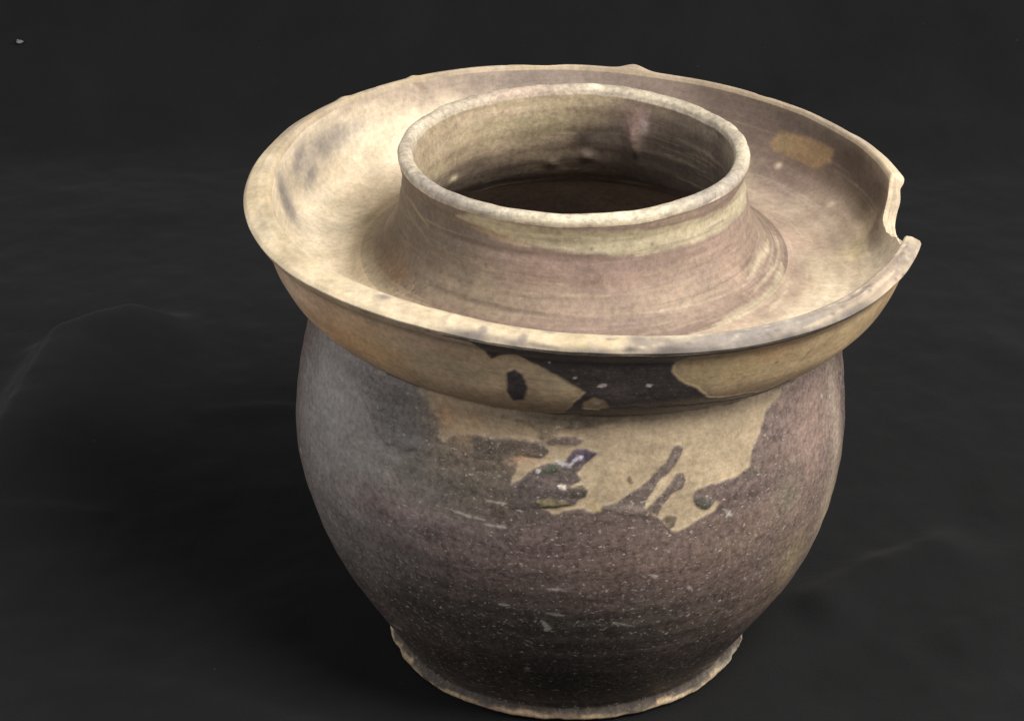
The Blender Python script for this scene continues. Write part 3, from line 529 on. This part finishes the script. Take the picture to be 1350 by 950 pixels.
stroke(['lip'], [(-35.7, 0.4436), (-38.6, 0.4435), (-42.2, 0.4435)], .0009, (.64, .55, .45), .9, .0005, .0004, 93)
mottle(['throat'], (.32, .265, .155), .05, .4, 9, 140, 95, .7); mottle(['throat'], (.26, .19, .125), .2, .3, 14, 120, 97, .7); mottle(['throat'], (.40, .31, .22), .25, .25, 18, 160, 99, .5)
blob(['throat', 'inside'], (-234.7, 0.4868), 0.03, 0.006, (.115, .080, .060), 0.85, 40, None)  # shade of the throat's right wall and depth painted over its glaze
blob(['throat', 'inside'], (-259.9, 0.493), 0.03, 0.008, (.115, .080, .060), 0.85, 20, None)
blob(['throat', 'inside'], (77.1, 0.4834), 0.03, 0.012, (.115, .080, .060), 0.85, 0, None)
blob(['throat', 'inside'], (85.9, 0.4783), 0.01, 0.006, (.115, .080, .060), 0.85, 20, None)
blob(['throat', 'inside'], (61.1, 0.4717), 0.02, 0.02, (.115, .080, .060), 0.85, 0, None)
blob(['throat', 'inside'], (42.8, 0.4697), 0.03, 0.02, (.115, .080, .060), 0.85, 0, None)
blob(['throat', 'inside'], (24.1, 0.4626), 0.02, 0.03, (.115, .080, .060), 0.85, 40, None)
for d, vv, al in [(d, v_, .9) for d in range(-40, 75, 12) for v_ in (.35, .6, .9)] + [(d, 1.0, 1) for d in range(-270, 90, 10)] + [(d, .78, .5) for d in range(-230, 90, 16)]:  # more painted shade, deepening to the right and downwards
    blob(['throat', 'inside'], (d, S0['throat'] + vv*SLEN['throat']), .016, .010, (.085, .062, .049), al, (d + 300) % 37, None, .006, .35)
blob(['throat', 'inside'], (-245.5, 0.4797), 0.012, 0.006, (.33, .25, .17), 0.7, 3, None)
blob(['throat', 'inside'], (-219.3, 0.4879), 0.0022, 0.002, (.62, .52, .34), 1, 4, None, .0004, .1)
blob(['throat', 'inside'], (-219.2, 0.4923), 0.003, 0.002, (.06, .045, .03), 0.9, 4, None, .0008, .2)
blob(['throat', 'inside'], (65.1, 0.4661), 0.006, 0.008, (.23, .145, .125), 0.8, 5, None, .002, .3)
blob(['throat', 'inside'], (61.4, 0.4663), 0.002, 0.004, (.42, .33, .30), 0.7, 6, None, .0008, .2)
blob(['throat', 'inside'], (86.5, 0.4783), 0.004, 0.003, (.045, .032, .028), 0.9, 7, None, .001, .2)
blob(['throat', 'inside'], (-241.4, 0.461), 0.0012, 0.001, (.20, .13, .08), 0.8, 8, None, .0004, .1)
streaks(['throat'], -270, 90, S0['throat'] + .003, S0['throat'] + .048, 150, [(.40, .33, .21), (.16, .115, .08), (.30, .23, .13)], (.0003, .0009), (.08, .28), 25)
# left foot of the neck fades into the cream trough; rim edge darkened by glaze and soot
for d in range(-232, -128, 6): blob(['neck'], (d, S0['neck'] - .001), .010, .0055, (.46, .365, .25), .85, (d + 300) % 31, None, .003, .4)
for d in (-172, -158, -145, -132): blob(['neck'], (d, S0['neck'] + .026), .016, .015, (.105, .076, .055), .6, d + 200, None, .006, .35)  # neck's left darkened further: partly brown glaze, partly painted shade
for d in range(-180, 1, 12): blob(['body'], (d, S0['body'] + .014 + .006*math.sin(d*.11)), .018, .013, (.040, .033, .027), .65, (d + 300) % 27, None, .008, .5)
m_ = secmask('neck'); COL[m_] *= np.array([.78, .80, .79])
m_ = secmask('body'); COL[m_] *= np.array([1.0, .965, .92])
m_ = secmask('outer'); COL[m_] *= np.array([1.08, .99, .97])
m_ = secmask('cap'); COL[m_] *= np.array([.82, .79, .73])
_rs = np.random.RandomState(17)
for k in range(44):
    d = _rs.uniform(-110, -36); blob(['cap'], (d, S0['cap'] + _rs.uniform(.0002, .0022)), _rs.uniform(.002, .010), _rs.uniform(.0008, .0026), [(.085, .070, .062), (.16, .135, .118)][k % 2], _rs.uniform(.4, .9), k % 29, None, .003, 1.1)
for d in range(-112, -82, 6): blob(['cap'], (d, S0['cap'] + .011), .004, .0012, (.30, .25, .21), .6, (d + 300) % 29, None, .002, .9)
# ---- fresh break in the collar
m_ = secmask('cap'); w_ = np.where(BRK > .01, 1.0, 0.0)[None, :, None]
COL[m_] = COL[m_]*(1 - w_) + np.array([.54, .44, .315])*w_*(1 + .10*fbm(TH[None] + 0*c, c*.012, 150, 400, 3, 88))[..., None]
#PAINT_END

# ------------------------------------------------------------------ mesh building
_q = secmask('body', 'outer')[:, None]*HGT
P = np.stack([X + _q*C[None], Y + _q*Sn[None], Z], -1)
def grid_normals(a, b):
    Q = P[a:b]; du = np.gradient(Q, axis=0)
    W = np.concatenate([Q[:, -1:], Q, Q[:, :1]], 1); dv = (W[:, 2:] - W[:, :-2])
    n = np.cross(dv, du); L = np.linalg.norm(n, axis=-1, keepdims=True); return n/np.maximum(L, 1e-12)
def link_mesh(name, verts, faces, mat, parent=None, norms=None, cols=None, fins=None):
    me = bpy.data.meshes.new(name)
    nv, nf = len(verts), len(faces)
    me.vertices.add(nv); me.vertices.foreach_set('co', verts.astype(np.float32).ravel())
    me.loops.add(nf*4); me.loops.foreach_set('vertex_index', faces.astype(np.int32).ravel())
    me.polygons.add(nf); me.polygons.foreach_set('loop_start', np.arange(0, nf*4, 4, dtype=np.int32))
    me.update(calc_edges=True)
    me.polygons.foreach_set('use_smooth', np.ones(nf, bool))
    if cols is not None:
        a = me.attributes.new('paint', 'FLOAT_COLOR', 'POINT'); a.data.foreach_set('color', np.concatenate([cols, np.ones((nv, 1))], 1).astype(np.float32).ravel())
        a = me.attributes.new('finish', 'FLOAT_VECTOR', 'POINT'); a.data.foreach_set('vector', fins.astype(np.float32).ravel())
    if norms is not None: me.normals_split_custom_set_from_vertices(norms.astype(np.float32).tolist())
    o = bpy.data.objects.new(name, me); col.objects.link(o); o.parent = parent
    me.materials.append(mat)
    return o
def jar_part(name, a, b, mat, parent, nrm, keep=None):
    """rows a..b (inclusive) of the jar grid as one closed-round mesh; keep = mask of quads"""
    n = b - a + 1
    idx = np.arange(n*NT).reshape(n, NT); nx = np.roll(idx, -1, 1)
    f = np.stack([idx[:-1], nx[:-1], nx[1:], idx[1:]], -1)
    f = f[keep] if keep is not None else f.reshape(-1, 4)
    used = np.zeros(n*NT, bool); used[f.ravel()] = True
    re = np.cumsum(used) - 1
    sl = slice(a, b + 1)
    return link_mesh(name, P[sl].reshape(-1, 3)[used], re[f], mat, parent, None if nrm is None else nrm[sl].reshape(-1, 3)[used],
                     COL[sl].reshape(-1, 3)[used], FIN[sl].reshape(-1, 3)[used])

def nd(nt, t, **kw):
    n = nt.nodes.new(t)
    for k, v_ in kw.items():
        if k in n.inputs: n.inputs[k].default_value = v_
        else: setattr(n, k, v_)
    return n
def pottery(name, grain_scale=1.0):
    m = bpy.data.materials.new(name); m.use_nodes = True; nt = m.node_tree; L = nt.links.new
    b = nt.nodes['Principled BSDF']
    at = nd(nt, 'ShaderNodeAttribute', attribute_name='paint'); fi_ = nd(nt, 'ShaderNodeAttribute', attribute_name='finish')
    sx = nd(nt, 'ShaderNodeSeparateXYZ'); L(fi_.outputs['Vector'], sx.inputs[0])
    tc = nd(nt, 'ShaderNodeTexCoord')
    # mottling
    n1 = nd(nt, 'ShaderNodeTexNoise', Scale=60.0, Detail=7.0, Roughness=.65); L(tc.outputs['Object'], n1.inputs['Vector'])
    n2 = nd(nt, 'ShaderNodeTexNoise', Scale=420.0, Detail=5.0, Roughness=.75); L(tc.outputs['Object'], n2.inputs['Vector'])
    mp = nd(nt, 'ShaderNodeMapping'); mp.inputs['Scale'].default_value = (1, 1, 7); L(tc.outputs['Object'], mp.inputs[0])
    n3 = nd(nt, 'ShaderNodeTexNoise', Scale=70.0, Detail=5.0, Roughness=.6); L(mp.outputs[0], n3.inputs['Vector'])
    r1 = nd(nt, 'ShaderNodeMapRange'); r1.inputs[1].default_value = .3; r1.inputs[2].default_value = .7; r1.inputs[3].default_value = .80; r1.inputs[4].default_value = 1.2; L(n1.outputs[0], r1.inputs[0])
    r2 = nd(nt, 'ShaderNodeMapRange'); r2.inputs[1].default_value = .3; r2.inputs[2].default_value = .7; L(n2.outputs[0], r2.inputs[0])
    # grain strength from finish.z
    ga = nd(nt, 'ShaderNodeMath', operation='MULTIPLY_ADD'); L(sx.outputs[2], ga.inputs[0]); ga.inputs[1].default_value = -.62; ga.inputs[2].default_value = 1.0; L(ga.outputs[0], r2.inputs[3])
    gb = nd(nt, 'ShaderNodeMath', operation='MULTIPLY_ADD'); L(sx.outputs[2], gb.inputs[0]); gb.inputs[1].default_value = .75; gb.inputs[2].default_value = 1.0; L(gb.outputs[0], r2.inputs[4])
    r3 = nd(nt, 'ShaderNodeMapRange'); r3.inputs[1].default_value = .3; r3.inputs[2].default_value = .7; r3.inputs[3].default_value = .92; r3.inputs[4].default_value = 1.08; L(n3.outputs[0], r3.inputs[0])
    m1 = nd(nt, 'ShaderNodeMath', operation='MULTIPLY'); L(r1.outputs[0], m1.inputs[0]); L(r2.outputs[0], m1.inputs[1])
    m2 = nd(nt, 'ShaderNodeMath', operation='MULTIPLY'); L(m1.outputs[0], m2.inputs[0]); L(r3.outputs[0], m2.inputs[1])
    vm = nd(nt, 'ShaderNodeVectorMath', operation='SCALE'); L(at.outputs['Color'], vm.inputs[0]); L(m2.outputs[0], vm.inputs['Scale'])
    # specks of pale grit and dust, two sizes
    prev = vm.outputs[0]
    for sc, lo, hi_, colr, thin in ((620.0, .635, .70, (.30, .255, .225, 1), 1.3), (430.0, .665, .72, (.40, .36, .32, 1), 1.6), (260.0, .735, .76, (.36, .33, .30, 1), 1.8)):
        mpp = nd(nt, 'ShaderNodeMapping'); mpp.inputs['Scale'].default_value = (1, 1, thin); mpp.inputs['Location'].default_value = (sc, 3, 1); L(tc.outputs['Object'], mpp.inputs[0])
        ns = nd(nt, 'ShaderNodeTexNoise', Scale=sc, Detail=2.0, Roughness=.5); L(mpp.outputs[0], ns.inputs['Vector'])
        rs = nd(nt, 'ShaderNodeMapRange'); rs.inputs[1].default_value = lo; rs.inputs[2].default_value = hi_; L(ns.outputs[0], rs.inputs[0])
        mm = nd(nt, 'ShaderNodeMath', operation='MULTIPLY'); L(rs.outputs[0], mm.inputs[0]); L(sx.outputs[1], mm.inputs[1])
        mx = nd(nt, 'ShaderNodeMixRGB'); L(mm.outputs[0], mx.inputs[0]); L(prev, mx.inputs[1]); mx.inputs[2].default_value = colr; prev = mx.outputs[0]
    L(prev, b.inputs['Base Color'])
    rr_ = nd(nt, 'ShaderNodeMath', operation='MULTIPLY_ADD'); L(n1.outputs[0], rr_.inputs[0]); rr_.inputs[1].default_value = .3; 
    ro_ = nd(nt, 'ShaderNodeMath', operation='SUBTRACT'); L(sx.outputs[0], ro_.inputs[0]); ro_.inputs[1].default_value = .15; L(ro_.outputs[0], rr_.inputs[2]); L(rr_.outputs[0], b.inputs['Roughness'])
    b.inputs['Specular IOR Level'].default_value = .45
    bp1 = nd(nt, 'ShaderNodeBump', Strength=.55, Distance=.0009); L(n1.outputs[0], bp1.inputs['Height'])
    bp2 = nd(nt, 'ShaderNodeBump', Strength=.45, Distance=.00025); L(n2.outputs[0], bp2.inputs['Height']); L(bp1.outputs[0], bp2.inputs['Normal'])
    bp3 = nd(nt, 'ShaderNodeBump', Strength=.35, Distance=.0004); L(n3.outputs[0], bp3.inputs['Height']); L(bp2.outputs[0], bp3.inputs['Normal'])
    L(bp3.outputs[0], b.inputs['Normal'])
    return m
M_JAR = pottery('worn_stoneware')

jar = bpy.data.objects.new('pickle_jar', None); col.objects.link(jar); jar.empty_display_size = .05
jar['label'] = 'old brown and cream stoneware pickle jar with a chipped water collar round its neck'; jar['category'] = 'jar'
NRM = np.zeros_like(P)
fa = SEC['foot'][0]; fb = SEC['body'][1]; oa = SEC['outer'][0]; iz_ = SEC['inside'][1]
NRM[fa:fb] = grid_normals(fa, fb); NRM[oa:iz_] = grid_normals(oa, iz_)
foot = jar_part('foot_ring', SEC['foot'][0], SEC['foot'][1] - 1, M_JAR, jar, NRM); foot['label'] = 'worn pale unglazed foot ring'
body = jar_part('body', SEC['foot'][1] - 1, SEC['body'][1] - 1, M_JAR, jar, NRM); body['label'] = 'rounded body under dark mottled glaze with bare tan patches'
inner = jar_part('inner_wall', SEC['throat'][1] - 1, SEC['inside'][1] - 1, M_JAR, body, NRM)
a_, b_ = SEC['outer'][0], SEC['trough'][1] - 1
rowi = np.arange(a_, b_)[:, None]
in_cap = (rowi >= SEC['outer'][1] - 1) & (rowi < SEC['cap'][1])
brk_q = (np.maximum(BRK, np.roll(BRK, -1)) > .02)[None]
collar = jar_part('collar', a_, b_, M_JAR, jar, NRM, ~(in_cap & brk_q)); collar['label'] = 'flared water collar with a flat rim and a piece broken out'
chipm = jar_part('broken_edge', a_, b_, M_JAR, collar, None, in_cap & brk_q); chipm['label'] = 'pale broken edge of the collar'
neck = jar_part('neck', SEC['trough'][1] - 1, SEC['neck'][1] - 1, M_JAR, jar, NRM); neck['label'] = 'ridged flaring neck'
lip = jar_part('lip', SEC['neck'][1] - 1, SEC['lip'][1] - 1, M_JAR, neck, NRM)
throat = jar_part('throat', SEC['lip'][1] - 1, SEC['throat'][1] - 1, M_JAR, neck, NRM)

# ------------------------------------------------------------------ black cloth under and behind the jar
def seg_dist(x, y, pts):
    d = np.full(x.shape, 9e9); side = np.zeros(x.shape); along = np.zeros(x.shape); n = len(pts) - 1
    for i in range(n):
        (x0, y0), (x1, y1) = pts[i], pts[i + 1]; ex, ey = x1 - x0, y1 - y0; L = math.hypot(ex, ey)
        t = np.clip(((x - x0)*ex + (y - y0)*ey)/L**2, 0, 1); dd = np.hypot(x - x0 - t*ex, y - y0 - t*ey)
        sd = np.sign(ex*(y - y0) - ey*(x - x0)); m = dd < d
        d = np.where(m, dd, d); side = np.where(m, sd, side); along = np.where(m, (i + t)/n, along)
    return d*side, along
def pnoise(x, y, f, seed, octv=4):
    out = 0; amp = 1
    for o in range(octv): out = out + amp*(vnoise(x*f*2**o + 11.3*seed + o*3, y*f*2**o + 5.1*seed) * 2 - 1); amp *= .5
    return out
FOLDS = [  # crease lines in the cloth: points, height, width of the two flanks, end taper
    ([(-.300, .05), (-.278, .122), (-.272, .201), (-.268, .243), (-.250, .260), (-.228, .272), (-.19, .285)], .0210, .016, .042),
    ([(.095, .002), (.113, .016), (.139, .038), (.169, .060), (.20, .078)], .0065, .014, .020),
    ([(-.31, .071), (-.268, .074), (-.236, .078), (-.21, .079)], .0030, .008, .014),
    ([(-.20, .184), (-.152, .190), (-.13, .188)], .0014, .006, .010),
    ([(.21, .30), (.27, .22), (.36, .16)], .0022, .010, .020),
    ([(-.42, .62), (-.33, .66), (-.22, .655)], .0030, .012, .020),
    ([(.05, .52), (.18, .56), (.33, .55)], .0030, .014, .020),
    ([(-.375, .42), (-.405, .60), (-.43, .80)], .0110, .014, .018),
    ([(-.20, -.05), (-.13, -.075), (-.06, -.11)], .0016, .010, .012),
    ([(.15, -.02), (.20, .01), (.27, .02)], .0012, .008, .012)]
def cloth_height(x, y):
    z = .0016*pnoise(x, y, 9, 1) + .0005*pnoise(x, y, 60, 2, 3)
    for pts, h, wa, wb in FOLDS:
        wob = .0018*pnoise(x, y, 25, 4, 2)
        d, al = seg_dist(x + wob, y + .5*wob, pts)
        w = np.where(d > 0, wa, wb); tap = sstep(0, .22, al)*sstep(1, .75, al)
        z = z + h*tap*np.exp(-(np.abs(d)/w)**2.2)
    r = np.hypot(x, y)
    z = z*sstep(.070, .125, r) - .0004*sstep(.125, .09, r)          # pressed flat under the jar
    back = np.clip(y - .50, 0, None)
    return z + np.where(back < .20, back**2/.40, back - .10)*1.5
gx = np.linspace(-.62, .56, 470); gy = np.linspace(-.40, 1.0, 540)
GX, GY = np.meshgrid(gx, gy)
GZ = cloth_height(GX, GY) - .0010
V = np.stack([GX, GY, GZ], -1).reshape(-1, 3)
ii = np.arange(V.shape[0]).reshape(GX.shape)
F = np.stack([ii[:-1, :-1], ii[:-1, 1:], ii[1:, 1:], ii[1:, :-1]], -1).reshape(-1, 4)
mc = bpy.data.materials.new('black_cotton'); mc.use_nodes = True; nt = mc.node_tree; b = nt.nodes['Principled BSDF']; L = nt.links.new
tc = nd(nt, 'ShaderNodeTexCoord')
n1 = nd(nt, 'ShaderNodeTexNoise', Scale=14.0, Detail=6.0, Roughness=.6); L(tc.outputs['Object'], n1.inputs['Vector'])
n2 = nd(nt, 'ShaderNodeTexNoise', Scale=900.0, Detail=2.0, Roughness=.6); L(tc.outputs['Object'], n2.inputs['Vector'])
n3 = nd(nt, 'ShaderNodeTexNoise', Scale=330.0, Detail=1.0); L(tc.outputs['Object'], n3.inputs['Vector'])
cr = nd(nt, 'ShaderNodeValToRGB'); cr.color_ramp.elements[0].position = .3; cr.color_ramp.elements[0].color = (.0045, .0045, .0049, 1)
cr.color_ramp.elements[1].position = .75; cr.color_ramp.elements[1].color = (.0076, .0076, .0082, 1); L(n1.outputs[0], cr.inputs[0])
lint = nd(nt, 'ShaderNodeMapRange'); lint.inputs[1].default_value = .80; lint.inputs[2].default_value = .86; lint.inputs[4].default_value = .5; L(n3.outputs[0], lint.inputs[0])
mx = nd(nt, 'ShaderNodeMixRGB'); L(lint.outputs[0], mx.inputs[0]); L(cr.outputs[0], mx.inputs[1]); mx.inputs[2].default_value = (.05, .05, .052, 1); L(mx.outputs[0], b.inputs['Base Color'])
bp = nd(nt, 'ShaderNodeBump', Strength=.5, Distance=.0006); L(n2.outputs[0], bp.inputs['Height']); L(bp.outputs[0], b.inputs['Normal'])
b.inputs['Roughness'].default_value = .92; b.inputs['Specular IOR Level'].default_value = .18
b.inputs['Sheen Weight'].default_value = .03; b.inputs['Sheen Roughness'].default_value = .5
cloth = link_mesh('black_cloth', V, F, mc)
cloth['label'] = 'creased matte black cloth spread under and behind the jar'; cloth['category'] = 'cloth'

# a crumb of pale lint caught on the backdrop
mlint = bpy.data.materials.new('grey_lint'); mlint.use_nodes = True; nt = mlint.node_tree; b = nt.nodes['Principled BSDF']
nn = nd(nt, 'ShaderNodeTexNoise', Scale=900.0); rp = nd(nt, 'ShaderNodeValToRGB'); nt.links.new(nn.outputs[0], rp.inputs[0])
rp.color_ramp.elements[0].color = (.06, .06, .06, 1); rp.color_ramp.elements[1].color = (.24, .24, .25, 1); nt.links.new(rp.outputs[0], b.inputs['Base Color']); b.inputs['Roughness'].default_value = 1
lx, ly = -.366, .606
ua, va = np.meshgrid(np.linspace(0, 2*PI, 17)[:-1], np.linspace(.05, PI - .05, 9))
lr_ = .0017*(1 + .35*np.sin(3*ua + 1)*np.sin(va) + .25*np.cos(5*ua + 2*va))
LV = np.stack([lx + 1.3*lr_*np.sin(va)*np.cos(ua), ly + lr_*np.sin(va)*np.sin(ua), float(cloth_height(np.array([lx]), np.array([ly]))[0]) + .0003 + .6*lr_*(1 + np.cos(va))], -1).reshape(-1, 3)
li = np.arange(9*16).reshape(9, 16); ln = np.roll(li, -1, 1)
LF = np.stack([li[:-1], li[1:], ln[1:], ln[:-1]], -1).reshape(-1, 4)
lint_o = link_mesh('lint_crumb', LV, LF, mlint)
lint_o['label'] = 'tiny pale crumb of lint on the black cloth behind the jar'; lint_o['category'] = 'lint'
